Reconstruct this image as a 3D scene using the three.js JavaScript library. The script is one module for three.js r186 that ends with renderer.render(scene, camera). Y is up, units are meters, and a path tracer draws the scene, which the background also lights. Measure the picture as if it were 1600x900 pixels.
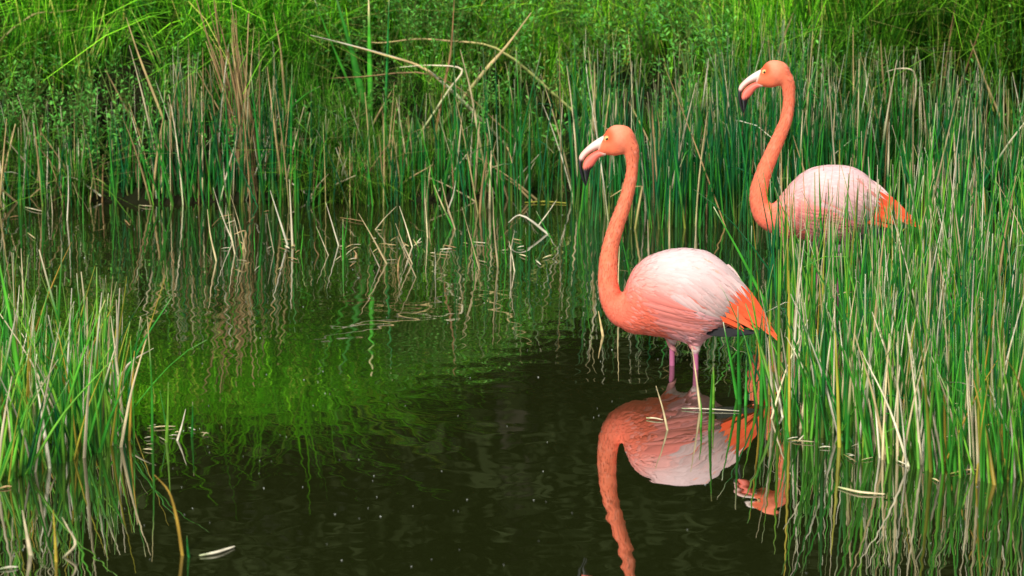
import * as THREE from 'three';
import { mergeGeometries } from 'three/addons/utils/BufferGeometryUtils.js';

// ------------------------------------------------------------------ camera, sky, sun, exposure
const W0 = 1600, H0 = 900, F = 6740, EYE = 3.5, PITCH = 13.04 * Math.PI / 180;   // photograph pixels, focal length in them, eye height
const scene = new THREE.Scene();
const camera = new THREE.PerspectiveCamera(2 * Math.atan(450 / F) * 180 / Math.PI, W0 / H0, 0.1, 900);
camera.position.set(0, EYE, 0);
camera.rotation.set(-PITCH, 0, 0);
camera.focus = 14.7; camera.userData.fStop = 4.5;
const renderer = new THREE.WebGLRenderer({ antialias: true });
renderer.toneMapping = THREE.LinearToneMapping;
renderer.toneMappingExposure = 1.48;
renderer.shadowMap.enabled = true;
{ // an overcast sky, brighter overhead, with soft cloud
  const w = 256, h = 128, data = new Float32Array(w * h * 4);
  for (let j = 0; j < h; j++) for (let i = 0; i < w; i++) {
    const el = ((j + 0.5) / h - 0.5) * Math.PI, az = (i + 0.5) / w * 2 * Math.PI, s = Math.max(0, Math.sin(el));
    const c = 1 + 0.10 * (Math.sin(az * 2 + 3 * el) * Math.cos(el) + Math.sin(az * 5 - 7 * el + 1) * 0.5 * Math.cos(el));
    const L = (0.26 + 0.68 * s) * c, o = (j * w + i) * 4;
    data[o] = L * 0.985; data[o + 1] = L; data[o + 2] = L * 1.03; data[o + 3] = 1;
  }
  const sky = new THREE.DataTexture(data, w, h, THREE.RGBAFormat, THREE.FloatType);
  sky.mapping = THREE.EquirectangularReflectionMapping; sky.magFilter = THREE.LinearFilter; sky.needsUpdate = true;
  scene.background = sky; scene.environment = sky;
}
const sun = new THREE.DirectionalLight(new THREE.Color(1, 0.955, 0.88), 2.9);
sun.position.set(-7, 14.5, 2); sun.target.position.set(0, 0, -14.5); sun.castShadow = true; sun.shadow.radius = 16;
Object.assign(sun.shadow.camera, { left: -8, right: 8, top: 8, bottom: -8, near: 1, far: 60 }); sun.shadow.mapSize.set(2048, 2048);
scene.add(sun, sun.target);

// ------------------------------------------------------------------ helpers
function rng(seed) { let a = seed >>> 0; return () => { a = (a + 0x6d2b79f5) | 0; let t = Math.imul(a ^ (a >>> 15), 1 | a); t = (t + Math.imul(t ^ (t >>> 7), 61 | t)) ^ t; return ((t ^ (t >>> 14)) >>> 0) / 4294967296; }; }
const hash = (x, y, z) => { let h = Math.imul(x, 374761393) ^ Math.imul(y, 668265263) ^ Math.imul(z, 2147483647 ^ 1274126177); h = Math.imul(h ^ (h >>> 13), 1274126177); return ((h ^ (h >>> 16)) >>> 0) / 4294967296; };
function noise(x, y, z = 0) { // value noise, -1..1
  const xi = Math.floor(x), yi = Math.floor(y), zi = Math.floor(z), s = (t) => t * t * (3 - 2 * t), u = s(x - xi), v = s(y - yi), w = s(z - zi), L = (a, b, t) => a + (b - a) * t;
  const p = (k) => L(L(hash(xi, yi, zi + k), hash(xi + 1, yi, zi + k), u), L(hash(xi, yi + 1, zi + k), hash(xi + 1, yi + 1, zi + k), u), v);
  return 2 * L(p(0), p(1), w) - 1;
}
const clamp = (x, a = 0, b = 1) => Math.min(b, Math.max(a, x)), lerp = (a, b, t) => a + (b - a) * t, smooth = (a, b, x) => { const t = clamp((x - a) / (b - a)); return t * t * (3 - 2 * t); };
const mix = (a, b, t) => [lerp(a[0], b[0], t), lerp(a[1], b[1], t), lerp(a[2], b[2], t)], mul = (a, k) => [a[0] * k, a[1] * k, a[2] * k];
const gauss = (r) => Math.sqrt(-2 * Math.log(r() + 1e-9)) * Math.cos(2 * Math.PI * r());
const V = (x, y, z) => new THREE.Vector3(x, y, z);
const used = new Map();
function numbered(name) { const n = used.get(name) ?? 0; used.set(name, n + 1); return n ? `${name}_${String(n).padStart(3, '0')}` : name; }
function tag(o, label, category, group, kind) { o.userData.label = label; if (category) o.userData.category = category; if (group) o.userData.group = group; if (kind) o.userData.kind = kind; return o; }
function mesh(name, geometry, material, parent = scene) { const m = new THREE.Mesh(geometry, material); m.name = parent === scene ? numbered(name) : name; m.castShadow = m.receiveShadow = true; parent.add(m); return m; }
class MB { // collects vertices and triangles
  constructor() { this.p = []; this.n = []; this.c = []; this.i = []; }
  v(p, n, c) { this.p.push(p[0], p[1], p[2]); this.n.push(n[0], n[1], n[2]); this.c.push(c[0], c[1], c[2]); return this.p.length / 3 - 1; }
  geo() { const g = new THREE.BufferGeometry(); g.setAttribute('position', new THREE.Float32BufferAttribute(this.p, 3)); g.setAttribute('normal', new THREE.Float32BufferAttribute(this.n, 3)); g.setAttribute('color', new THREE.Float32BufferAttribute(this.c, 3)); g.setIndex(this.i); return g; }
  // a stem along points (arrays), radius and colour by position along it; flat squeezes it in one direction
  stem(pts, rad, col, sides = 4, flat = 1, turn = 0) {
    const n = pts.length, rows = [];
    for (let k = 0; k < n; k++) {
      const a = pts[Math.max(0, k - 1)], b = pts[Math.min(n - 1, k + 1)], t = V(b[0] - a[0], b[1] - a[1], b[2] - a[2]).normalize();
      const u = V(Math.cos(turn), 0.02, Math.sin(turn)); u.addScaledVector(t, -u.dot(t)).normalize();
      const w = V().crossVectors(t, u), s = k / (n - 1), r = rad(s), c = col(s), row = [];
      for (let j = 0; j < sides; j++) {
        const q = j / sides * 2 * Math.PI, cu = Math.cos(q), sw = Math.sin(q) * flat, nn = V().addScaledVector(u, cu * flat).addScaledVector(w, Math.sin(q)).normalize();
        row.push(this.v([pts[k][0] + r * (u.x * cu + w.x * sw), pts[k][1] + r * (u.y * cu + w.y * sw), pts[k][2] + r * (u.z * cu + w.z * sw)], [nn.x, nn.y, nn.z], c));
      }
      rows.push(row);
    }
    for (let k = 0; k + 1 < n; k++) for (let j = 0; j < sides; j++) { const j2 = (j + 1) % sides, [a, b, c, d] = [rows[k][j], rows[k][j2], rows[k + 1][j2], rows[k + 1][j]]; this.i.push(a, b, c, a, c, d); }
    const top = rows[n - 1]; for (let j = 1; j + 1 < sides; j++) this.i.push(top[0], top[j], top[j + 1]);
  }
  // a thin blade: centre points, half-width by position, the across direction
  blade(pts, wid, col, across) {
    const n = pts.length; let last = null;
    for (let k = 0; k < n; k++) {
      const a = pts[Math.max(0, k - 1)], b = pts[Math.min(n - 1, k + 1)], t = V(b[0] - a[0], b[1] - a[1], b[2] - a[2]).normalize(), nn = V().crossVectors(t, across).normalize(), s = k / (n - 1), w = wid(s), c = col(s);
      const L = this.v([pts[k][0] - across.x * w, pts[k][1] - across.y * w, pts[k][2] - across.z * w], [nn.x, nn.y, nn.z], c), R = this.v([pts[k][0] + across.x * w, pts[k][1] + across.y * w, pts[k][2] + across.z * w], [nn.x, nn.y, nn.z], c);
      if (last) this.i.push(last[0], R, last[1], last[0], L, R);
      last = [L, R];
    }
  }
}
// a photograph pixel as a ray from the eye; where it meets a level, a depth, or the land
const CP = Math.cos(PITCH), SP = Math.sin(PITCH);
const ray = (px, py) => { const x = (px - 800) / F, y = -(py - 450) / F; return [x, y * CP - SP, -(CP + y * SP)]; };
const onWater = (px, py) => { const r = ray(px, py), t = -EYE / r[1]; return [r[0] * t, 0, r[2] * t]; };
const atDepth = (px, py, d) => { const r = ray(px, py), t = d / -r[2]; return [r[0] * t, EYE + r[1] * t, -d]; };
const pxPerMetre = (p) => F / (-p[2] * CP + (EYE - p[1]) * SP);

// ------------------------------------------------------------------ land and pond
const shore = (x) => 16.72 + 0.1 * Math.sin(x * 2.1 + 0.6) + 0.07 * Math.sin(x * 5.3) - 0.12 * smooth(0.2, 1.2, x);
function land(x, z) {
  const d = -z, side = Math.max(0, Math.abs(x) - 7.5);
  let h;
  const t = d - shore(x);
  if (t > -1.2 && d > 9) {
    const H = lerp(1.18, 0.70, smooth(-0.45, 0.4, x)) + 0.12 * noise(x * 0.8, 3.3);
    h = t < 0 ? 0.34 * t : H * (1 - Math.exp(-t / 1.25)) + Math.max(0, t - 4) * 0.05 + Math.max(0, t - 9) * 0.4;
    if (t > 0) h += smooth(0.15, 0.9, t) * (0.07 * noise(x * 2.2, d * 2.2) + 0.03 * noise(x * 6, d * 6));
    h = Math.max(h, -0.36);
  } else h = d > 8.6 ? -0.36 : Math.min(1.95, -0.36 + (8.6 - d) * 0.42);
  if (side > 0) h = Math.max(h, Math.min(2.2, -0.36 + side * 0.5));
  return h + (Math.abs(x) > 30 || d > 60 || d < -30 ? 0.6 * noise(x * 0.05, d * 0.05) : 0);
}
const onLand = (px, py, over = 0) => { const r = ray(px, py); for (let t = 10; t < 40; t += 0.02) { const p = [r[0] * t, EYE + r[1] * t, r[2] * t], g = Math.max(0, land(p[0], p[2]) + over); if (p[1] <= g) return [p[0], g, p[2]]; } return onWater(px, py); };
function grid(xs, ds, height, color) {
  const p = [], c = [], idx = [], uv = [];
  for (const d of ds) for (const x of xs) { p.push(x, height(x, -d), -d); uv.push(x, d); const k = color ? color(x, d) : [1, 1, 1]; c.push(k[0], k[1], k[2]); }
  const n = xs.length; for (let j = 0; j + 1 < ds.length; j++) for (let i = 0; i + 1 < n; i++) { const a = j * n + i; idx.push(a, a + 1, a + n, a + 1, a + n + 1, a + n); }
  const g = new THREE.BufferGeometry(); g.setAttribute('position', new THREE.Float32BufferAttribute(p, 3)); g.setAttribute('color', new THREE.Float32BufferAttribute(c, 3)); g.setAttribute('uv', new THREE.Float32BufferAttribute(uv, 2)); g.setIndex(idx); g.computeVertexNormals(); return g;
}
const steps = (list) => { const out = []; for (const [a, b, s] of list) for (let x = a; x < b - 1e-6; x += s) out.push(x); out.push(list[list.length - 1][1]); return out; };
const earth = new THREE.MeshPhysicalMaterial({ vertexColors: true, roughness: 1, specularIntensity: 0.05 });
{
  const xs = steps([[-400, -40, 40], [-40, -6, 2], [-6, 6, 0.08], [6, 40, 2], [40, 400, 40]]), ds = steps([[-400, -40, 40], [-40, 6, 2], [6, 15.6, 0.3], [15.6, 20, 0.08], [20, 40, 1], [40, 400, 40]]);
  const g = grid(xs, ds, land, (x, d) => { const n = 0.5 + 0.5 * noise(x * 3, d * 3), m = 0.5 + 0.5 * noise(x * 11, d * 11); return land(x, -d) < 0.03 ? mul([0.016, 0.016, 0.008], 0.6 + 0.8 * m) : mul(mix([0.014, 0.011, 0.006], [0.010, 0.022, 0.005], n), (0.6 + 0.7 * m) * (d > 21 ? 0.4 : 1)); });
  tag(mesh('ground', g, earth), 'dark earth of the pond bed and the grassy bank', null, null, 'structure');
}
// the pond: one sheet, finely rippled where the photograph looks
const waves = []; { const r = rng(71); for (let k = 0; k < 34; k++) { const L = 0.035 * Math.pow(6.5, r()), a = (r() - 0.5) * 2.3, q = 2 * Math.PI / L; waves.push([q * Math.sin(a), q * Math.cos(a), r() * 6.283, 0.0030 * Math.pow(L / 0.15, 0.25) / q]); } }
function ripple(x, d) {
  let h = 0; for (const w of waves) h += w[3] * Math.sin(w[0] * x + w[1] * d + w[2] + 0.6 * noise(x * 0.9 + w[2], d * 0.9));
  const calm = lerp(0.42, 1.15, smooth(12.2, 15.8, d)) * (0.7 + 0.6 * noise(x * 0.7, d * 1.3, 5));
  return h * calm * smooth(-3.4, -2.6, x) * smooth(3.4, 2.6, x) * smooth(9.6, 10.4, d) * smooth(17.5, 17.1, d);
}
const water = new THREE.MeshPhysicalMaterial({ color: new THREE.Color(0.0135, 0.0175, 0.004), roughness: 0.015, ior: 2.33, clearcoat: 1, clearcoatRoughness: 0.0 });
{
  const g = grid(steps([[-60, -8, 13], [-8, -3.4, 0.46], [-3.4, 3.4, 0.018], [3.4, 8, 0.46], [8, 60, 13]]), steps([[2, 9.6, 0.95], [9.6, 17.5, 0.018], [17.5, 18.2, 0.35]]), (x, z) => ripple(x, -z));
  tag(mesh('pond_water', g, water), 'dark still pond with fine ripples mirroring the bank and flamingos', null, null, 'structure');
}

// ------------------------------------------------------------------ colours and materials of the plants
const C = { deep: [0.008, 0.09, 0.02], blue: [0.005, 0.11, 0.042], green: [0.018, 0.20, 0.02], bright: [0.07, 0.38, 0.025], lime: [0.20, 0.42, 0.035], straw: [0.62, 0.47, 0.21], pale: [0.78, 0.72, 0.54], brown: [0.30, 0.17, 0.075], gold: [0.52, 0.32, 0.045], dark: [0.05, 0.035, 0.018] };
const reedMat = new THREE.MeshPhysicalMaterial({ vertexColors: true, roughness: 0.45, specularIntensity: 0.45 });
const leafMat = new THREE.MeshPhysicalMaterial({ vertexColors: true, roughness: 0.75, specularIntensity: 0.3, side: THREE.DoubleSide });
// colour of a reed along its length
function reedColour(r, kind) {
  const j = 0.6 + 0.75 * r(), base = { blue: mix(C.blue, C.green, r()), green: mix(C.green, C.bright, r() * 0.8), lime: mix(C.bright, C.lime, r()), pale: mix(C.pale, C.straw, r() * 0.9), straw: mix(C.straw, C.brown, r() * 0.5), brown: mix(C.brown, C.straw, r() * 0.35), gold: mix(C.gold, C.lime, r() * 0.6), dark: C.dark }[kind];
  const tip = r() < 0.45 ? 0.9 : 0.25, dry = mix(C.straw, C.pale, r()), from = kind === 'blue' || kind === 'green' || kind === 'lime' ? (r() < 0.19 ? 0.5 + 0.4 * r() : 0.9) : 0, foot = r() < 0.5 ? mix(base, C.gold, 0.5 * r()) : mix(base, C.lime, 0.3 * r()), ph = r() * 9;
  return (s) => {
    let c = mix(foot, base, smooth(0.02, 0.35, s));
    if (from > 0) c = mix(c, dry, smooth(from, from + 0.12, s) * (from === 0.9 ? tip : 0.9));
    else if (kind === 'pale' || kind === 'straw') c = mix(mix(c, C.bright, 0.35), c, smooth(0.1, 0.4 , s));
    return mul(c, j * (0.88 + 0.2 * Math.sin(s * 23 + ph)));
  };
}
function reedPath(r, base, height, lean, dir, curve, n = 6) {
  const pts = [], dx = Math.cos(dir), dz = Math.sin(dir);
  for (let k = 0; k <= n; k++) { const s = k / n, a = lean * s + curve * s * s; pts.push([base[0] + dx * height * a, base[1] - 0.06 + (height + 0.06) * s * (1 - 0.35 * a * a), base[2] + dz * height * a]); }
  return pts;
}
const reedRad = (w) => (s) => w * (s < 0.45 ? 0.95 : 0.95 - 0.72 * (s - 0.45) / 0.55);
function addReed(mb, r, base, height, kind, w, spread = 0.1) {
  const lean = Math.abs(gauss(r)) * spread + (r() < 0.1 ? 0.45 * r() : 0), dir = r() * 6.283, pts = reedPath(r, base, height, lean, dir, 0.16 * (r() - 0.35));
  if (r() < 0.05) { const k = 3 + Math.floor(r() * 2), q = r() * 6.283, L = height * 0.3; for (let m = k + 1; m < pts.length; m++) { const s = (m - k) / (pts.length - 1 - k); pts[m] = [pts[k][0] + Math.cos(q) * L * s, pts[k][1] - L * 0.45 * s * s + 0.1 * L * s, pts[k][2] + Math.sin(q) * L * s]; } }
  mb.stem(pts, reedRad(w), reedColour(r, kind), 4, 0.6, r() * 3.14);
}
const pick = (r, list) => { let q = r(); for (const [k, p] of list) { if ((q -= p) < 0) return k; } return list[0][0]; };

// ------------------------------------------------------------------ the woods on the rise behind the bank (the pond mirrors them)
{
  const r = rng(5), leaf = new MB();
  for (let k = 0; k < 46; k++) { const a = r() * 6.283, e = (r() - 0.3) * 1.6, R = 0.12 + 0.3 * r(), c = V(Math.cos(a) * Math.cos(e) * R, Math.sin(e) * R, Math.sin(a) * Math.cos(e) * R), u = V(gauss(r), gauss(r) * 0.5, gauss(r)).normalize(), w = V(gauss(r), gauss(r), gauss(r)).cross(u).normalize(), L = 0.045 + 0.04 * r(); leaf.blade([[c.x - u.x * L, c.y - u.y * L, c.z - u.z * L], [c.x, c.y + 0.03, c.z], [c.x + u.x * L, c.y + u.y * L, c.z + u.z * L]], (s) => 0.03 * Math.sin(0.15 + 2.85 * s), () => mul([0.020, 0.026, 0.010], 0.8 + 0.4 * r()), w); }
  const trees = []; for (let k = 0; k < 26; k++) trees.push([(k % 13 - 6) * 2.3 + gauss(r) * 0.5, 23.5 + (k > 12 ? 4.5 : 0) + 2 * r(), 5.5 + 3 * r()]);
  const N = 420, inst = new THREE.InstancedMesh(leaf.geo(), new THREE.MeshPhysicalMaterial({ vertexColors: true, roughness: 1, specularIntensity: 0.1, side: THREE.DoubleSide }), trees.length * N), m = new THREE.Matrix4(), q = new THREE.Quaternion(), trunk = new MB(); let n = 0;
  for (const [x, d, h] of trees) {
    const y0 = land(x, -d); trunk.stem([[x, y0 - 0.3, -d], [x + 0.1, y0 + h * 0.4, -d], [x + 0.25 * gauss(r), y0 + h * 0.85, -d]], (s) => 0.16 * (1 - 0.8 * s), () => [0.05, 0.04, 0.03], 6);
    for (let k = 0; k < N; k++) { const a = r() * 6.283, s = Math.pow(r(), 0.7), R = 1.9 * Math.sqrt(r()) * (1.05 - 0.6 * s) * (0.75 + 0.4 * noise(a * 1.3, s * 5, x)); q.setFromEuler(new THREE.Euler(r() * 0.6, r() * 6.283, r() * 0.6)); m.compose(V(x + Math.cos(a) * R, y0 + 0.15 + s * h, -d + Math.sin(a) * R), q, V(1, 1, 1).multiplyScalar(0.8 + 0.7 * r())); inst.setMatrixAt(n, m); inst.setColorAt(n++, new THREE.Color().setScalar(0.8 + 0.4 * r())); }
  }
  inst.name = 'woodland'; inst.castShadow = inst.receiveShadow = true;
  const wood = new THREE.Group(); wood.name = numbered('dark_woodland'); inst.name = 'foliage'; wood.add(inst); mesh('trunks', trunk.geo(), new THREE.MeshStandardMaterial({ vertexColors: true, roughness: 1 }), wood); scene.add(wood);
  tag(wood, 'dark woods behind the bank, seen as the dark reflection in the pond', 'woodland', null, 'stuff');
}

// ------------------------------------------------------------------ the grassy bank: fine grass, leafy weeds
function scatter(name, geos, spots, material) { // spots: [x, y, z, turn, tilt, scale, colour, which, stretch]; all grown into one mesh
  const count = (key) => spots.reduce((n, s) => n + (key === 'index' ? geos[s[7]].index.count : geos[s[7]].attributes.position.count), 0), nv = count('v'), P = new Float32Array(nv * 3), N = new Float32Array(nv * 3), K = new Float32Array(nv * 3), I = new Uint32Array(count('index'));
  const m = new THREE.Matrix4(), q = new THREE.Quaternion(), nm = new THREE.Matrix3(), v = V(0, 0, 0); let o = 0, oi = 0;
  for (const s of spots) {
    const g = geos[s[7]], p = g.attributes.position.array, n = g.attributes.normal.array, c = g.attributes.color.array, k = g.index.array; q.setFromEuler(new THREE.Euler(s[4][0], s[3], s[4][1], 'YXZ')); m.compose(V(s[0], s[1], s[2]), q, V(s[5], s[5] * (s[8] ?? 1), s[5])); nm.getNormalMatrix(m);
    for (let e = 0; e < p.length; e += 3) { v.set(p[e], p[e + 1], p[e + 2]).applyMatrix4(m); P[o * 3 + e] = v.x; P[o * 3 + e + 1] = v.y; P[o * 3 + e + 2] = v.z; v.set(n[e], n[e + 1], n[e + 2]).applyMatrix3(nm).normalize(); N[o * 3 + e] = v.x; N[o * 3 + e + 1] = v.y; N[o * 3 + e + 2] = v.z; K[o * 3 + e] = c[e] * s[6][0]; K[o * 3 + e + 1] = c[e + 1] * s[6][1]; K[o * 3 + e + 2] = c[e + 2] * s[6][2]; }
    for (let e = 0; e < k.length; e++) I[oi + e] = k[e] + o;
    o += p.length / 3; oi += k.length;
  }
  const g = new THREE.BufferGeometry(); g.setAttribute('position', new THREE.BufferAttribute(P, 3)); g.setAttribute('normal', new THREE.BufferAttribute(N, 3)); g.setAttribute('color', new THREE.BufferAttribute(K, 3)); g.setIndex(new THREE.BufferAttribute(I, 1)); return mesh(name, g, material);
}
{
  const r = rng(11), tufts = [];
  for (let g = 0; g < 7; g++) { // a tuft of fine blades that arch over
    const mb = new MB();
    for (let k = 0; k < 18; k++) {
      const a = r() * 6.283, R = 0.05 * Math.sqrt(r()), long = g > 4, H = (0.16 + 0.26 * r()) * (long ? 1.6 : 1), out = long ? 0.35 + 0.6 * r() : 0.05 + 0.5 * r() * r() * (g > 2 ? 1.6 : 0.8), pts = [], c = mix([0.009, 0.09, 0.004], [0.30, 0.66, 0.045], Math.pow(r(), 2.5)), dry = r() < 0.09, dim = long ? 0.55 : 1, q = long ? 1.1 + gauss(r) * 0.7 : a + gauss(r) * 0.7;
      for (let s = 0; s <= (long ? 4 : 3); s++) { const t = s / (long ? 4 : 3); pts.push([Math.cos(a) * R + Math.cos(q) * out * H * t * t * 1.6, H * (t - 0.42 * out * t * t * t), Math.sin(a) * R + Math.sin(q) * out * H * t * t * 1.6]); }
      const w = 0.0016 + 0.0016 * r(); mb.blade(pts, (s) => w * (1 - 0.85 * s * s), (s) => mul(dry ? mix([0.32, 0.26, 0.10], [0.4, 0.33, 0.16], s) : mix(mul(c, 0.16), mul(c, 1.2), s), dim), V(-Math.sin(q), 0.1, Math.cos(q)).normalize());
    }
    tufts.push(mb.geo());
  }
  const spots = [];
  for (let k = 0; k < 14600; k++) {
    const x = k < 12500 ? (r() * 2 - 1) * 3.1 : (k % 2 ? 1 : -1) * (3.05 + 1.9 * r()), t = k < 2200 ? -0.08 + 0.28 * r() : -0.04 + 3.4 * Math.pow(r(), 1.3), d = shore(x) + t, n = noise(x * 1.5, d * 1.5), px = 800 + x / d * F * 0.97;
    const hollow = Math.exp(-(((x + 1.5) / 0.22) ** 2) - ((t - 0.75) / 0.25) ** 2); if (r() < hollow * 0.9) continue;
    const n3 = noise(x * 3.3 + 3, d * 4.1, 6); if (n < -0.4 && r() < 0.7) continue; if (n3 < -0.18 && r() < 0.85 && t < 0.95) continue; if (n3 < -0.35 && r() < 0.7) continue;
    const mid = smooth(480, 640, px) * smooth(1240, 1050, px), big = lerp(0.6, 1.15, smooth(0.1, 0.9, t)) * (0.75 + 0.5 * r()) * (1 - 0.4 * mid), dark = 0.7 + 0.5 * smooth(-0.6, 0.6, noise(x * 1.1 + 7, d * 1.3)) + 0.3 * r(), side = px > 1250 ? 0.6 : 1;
    spots.push([x, land(x, -d) - 0.01, -d, r() < 0.5 ? r() * 6.283 : 0.5 * gauss(r), [0.12 * gauss(r) + 0.12, 0.16 * gauss(r) + (px < 420 ? -0.18 : 0)], big, mul([1 + 0.25 * noise(x * 2, d * 2, 8) + 1.2 * smooth(0.1, 1.1, t), 1.1 + 1.25 * smooth(0.05, 0.9, t), 0.95], lerp(dark * side, 1.1, smooth(0.9, 1.5, t) * (px > 1250 ? 0 : 1))), (() => { const q = r(); return q < (px < 560 ? 0.3 : px > 1250 ? 0.16 : 0.06) ? 5 + Math.floor(r() * 2) : Math.floor(r() * 5); })(), px > 1250 ? 1.25 : 1]);  // sunlit look painted into the colour towards the crest, brightening its pond reflection
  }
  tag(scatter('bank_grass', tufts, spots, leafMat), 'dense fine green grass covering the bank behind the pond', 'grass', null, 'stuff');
}
{
  const r = rng(23), weeds = [];
  for (let g = 0; g < 4; g++) { // a branching stem with small oval leaves
    const mb = new MB();
    for (let b = 0; b < 3; b++) {
      const a = r() * 6.283, H = 0.14 + 0.12 * r(), ox = Math.cos(a) * 0.05, oz = Math.sin(a) * 0.05;
      mb.stem([[0, 0, 0], [ox * 0.7, H * 0.5, oz * 0.7], [ox * 1.4, H, oz * 1.4]], (s) => 0.0022 * (1 - 0.6 * s), () => [0.10, 0.16, 0.03], 3);
      for (let k = 0; k < 9; k++) {
        const s = 0.3 + 0.7 * k / 8, q = k * 2.4 + a, L = (0.013 + 0.009 * r()) * (1.15 - 0.35 * s), up = 0.25 + 0.7 * s, p = [ox * 1.4 * s, H * s, oz * 1.4 * s], u = V(Math.cos(q), up, Math.sin(q)).normalize(), c = mix([0.03, 0.19, 0.02], [0.14, 0.40, 0.06], r());
        mb.blade([0, 0.3, 0.65, 1].map((e) => [p[0] + u.x * L * 1.5 * e, p[1] + u.y * L * 1.5 * e - 0.006 * e * e, p[2] + u.z * L * 1.5 * e]), (e) => L * 0.26 * Math.sin(0.25 + 2.75 * e), () => c, V(-Math.sin(q), 0, Math.cos(q)));
      }
    }
    weeds.push(mb.geo());
  }
  const spots = [];
  for (let k = 0; k < 4600; k++) {
    const px = -60 + 1720 * r(), py = -60 + 370 * r(), dens = Math.max(0.9 * smooth(430, 620, px) * smooth(1250, 1000, px) * smooth(230, 60, py), smooth(360, 200, px) * smooth(140, 230, py) * 0.35, 0.08);
    if (r() > dens) continue;
    const p = onLand(px, py); if (land(p[0], p[2]) < 0.02) continue;
    spots.push([p[0], p[1] + 0.02 + (px > 460 ? 0.20 : 0.1) * r(), p[2], r() * 6.283, [0.25 * gauss(r), 0.25 * gauss(r)], 0.75 + 0.5 * r(), mul([1, 1, 1], 0.75 + 0.5 * r()), Math.floor(r() * 4)]);
  }
  tag(scatter('leafy_weeds', weeds, spots, leafMat), 'small leafy weeds growing through the grass of the bank', 'weeds', null, 'stuff');
}

// ------------------------------------------------------------------ reed beds that nobody could count
function bed(name, label, seed, count, place, kinds, tall, w, spread) {
  const r = rng(seed), mb = new MB();
  for (let k = 0; k < count; k++) { const p = place(r); if (!p) continue; addReed(mb, r, p, tall(r, p), pick(r, kinds(p)), w * (0.45 + 0.75 * r() * r() + 0.15 * r()), spread); }
  return tag(mesh(name, mb.geo(), reedMat), label, 'reed bed', null, 'stuff');
}
const frontEdge = (px) => { const k = [[1150, 560], [1180, 625], [1230, 682], [1300, 700], [1400, 732], [1500, 752], [1600, 762], [1760, 775]]; for (let i = 1; i < k.length; i++) if (px < k[i][0]) return lerp(k[i - 1][1], k[i][1], (px - k[i - 1][0]) / (k[i][0] - k[i - 1][0])); return 775; };
const nearBird = (px, py) => (py > 424 && py < 466 && px > 1165 && px < 1412) || (py > 540 && py < 600 && px < 1216);
const inRightBed = (r) => {
  const px = 1165 + 590 * r(), py = 352 + 425 * r();
  if (py > frontEdge(px) - 8 || nearBird(px, py)) return null;
  if (py < 425 && px < 1400 + 60 * gauss(r)) return null;
  if (r() > 0.25 + 0.75 * (py < 560 ? smooth(1185, 1250, px) : smooth(1185, 1330, px + 30 * noise(px * 0.02, py * 0.02)))) return null;
  if (noise(px * 0.03, py * 0.05) < -0.35 && r() < 0.75 && !(py > 460 && py < 520)) return null;
  return onWater(px, py);
};
bed('right_reed_bed', 'dense bed of green and pale reeds filling the shallows at the right', 31, 2250, inRightBed, () => [['green', 0.40], ['blue', 0.25], ['pale', 0.08], ['lime', 0.18], ['straw', 0.02], ['gold', 0.03]], (r) => 0.22 + 0.38 * r(), 0.0060, 0.14);
bed('left_reed_bed', 'clump of bright green reeds growing from the water at the left', 32, 480, (r) => { const px = -130 + 345 * r(), py = 600 + 160 * r(); if (py > 752 - 0.35 * Math.max(0, px) * (0.6 + 0.4 * r()) || px > 212 - 40 * r()) return null; return onWater(px, py); }, () => [['green', 0.46], ['lime', 0.34], ['blue', 0.08], ['pale', 0.05], ['gold', 0.07]], (r, p) => (0.26 + 0.26 * r()) * (p[0] < -1.55 ? 1.12 : 0.85), 0.0066, 0.23);
bed('back_reed_bed', 'dense bed of blue green reeds along the far water edge behind the flamingos', 33, 2500, (r) => { const px = 640 + 1120 * r(), py = 292 + 66 * r(); if (r() > smooth(600, 960, px)) return null; if (px < 900 && py > 335) return null; if (noise(px * 0.016, py * 0.03, 2) < -0.25 && r() < 0.7) return null; return onLand(px, py); }, () => [['blue', 0.74], ['green', 0.18], ['pale', 0.04], ['straw', 0.025], ['brown', 0.015]], (r, p) => (0.24 + 0.42 * Math.pow(r(), 1.2)) * (1 + 0.22 * noise(p[0] * 3.1, 4)), 0.0058, 0.12);
bed('left_bank_reed_bed', 'dark green and straw reeds along the far water edge at the left', 34, 1150, (r) => { const px = -110 + 830 * r(), py = 286 + 38 * r(), q = px > 240 && px < 450 ? 1 : 0.42; if (r() > q) return null; return onLand(px, py); }, (p) => [['blue', 0.55], ['green', 0.28], ['pale', 0.06], ['straw', 0.07], ['brown', 0.04]], (r, p) => { const px = 800 + p[0] / -p[2] * F; return px > 240 && px < 450 ? 0.22 + 0.36 * r() : 0.14 + 0.26 * r(); }, 0.0054, 0.14);

// ------------------------------------------------------------------ reeds, stalks and straws one can point at
function curvePts(list, n) { const c = new THREE.CatmullRomCurve3(list.map((p) => V(...p)), false, 'centripetal'); return Array.from({ length: n + 1 }, (_, k) => { const p = c.getPoint(k / n); return [p.x, p.y, p.z]; }); }
const ri = rng(77);
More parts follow.
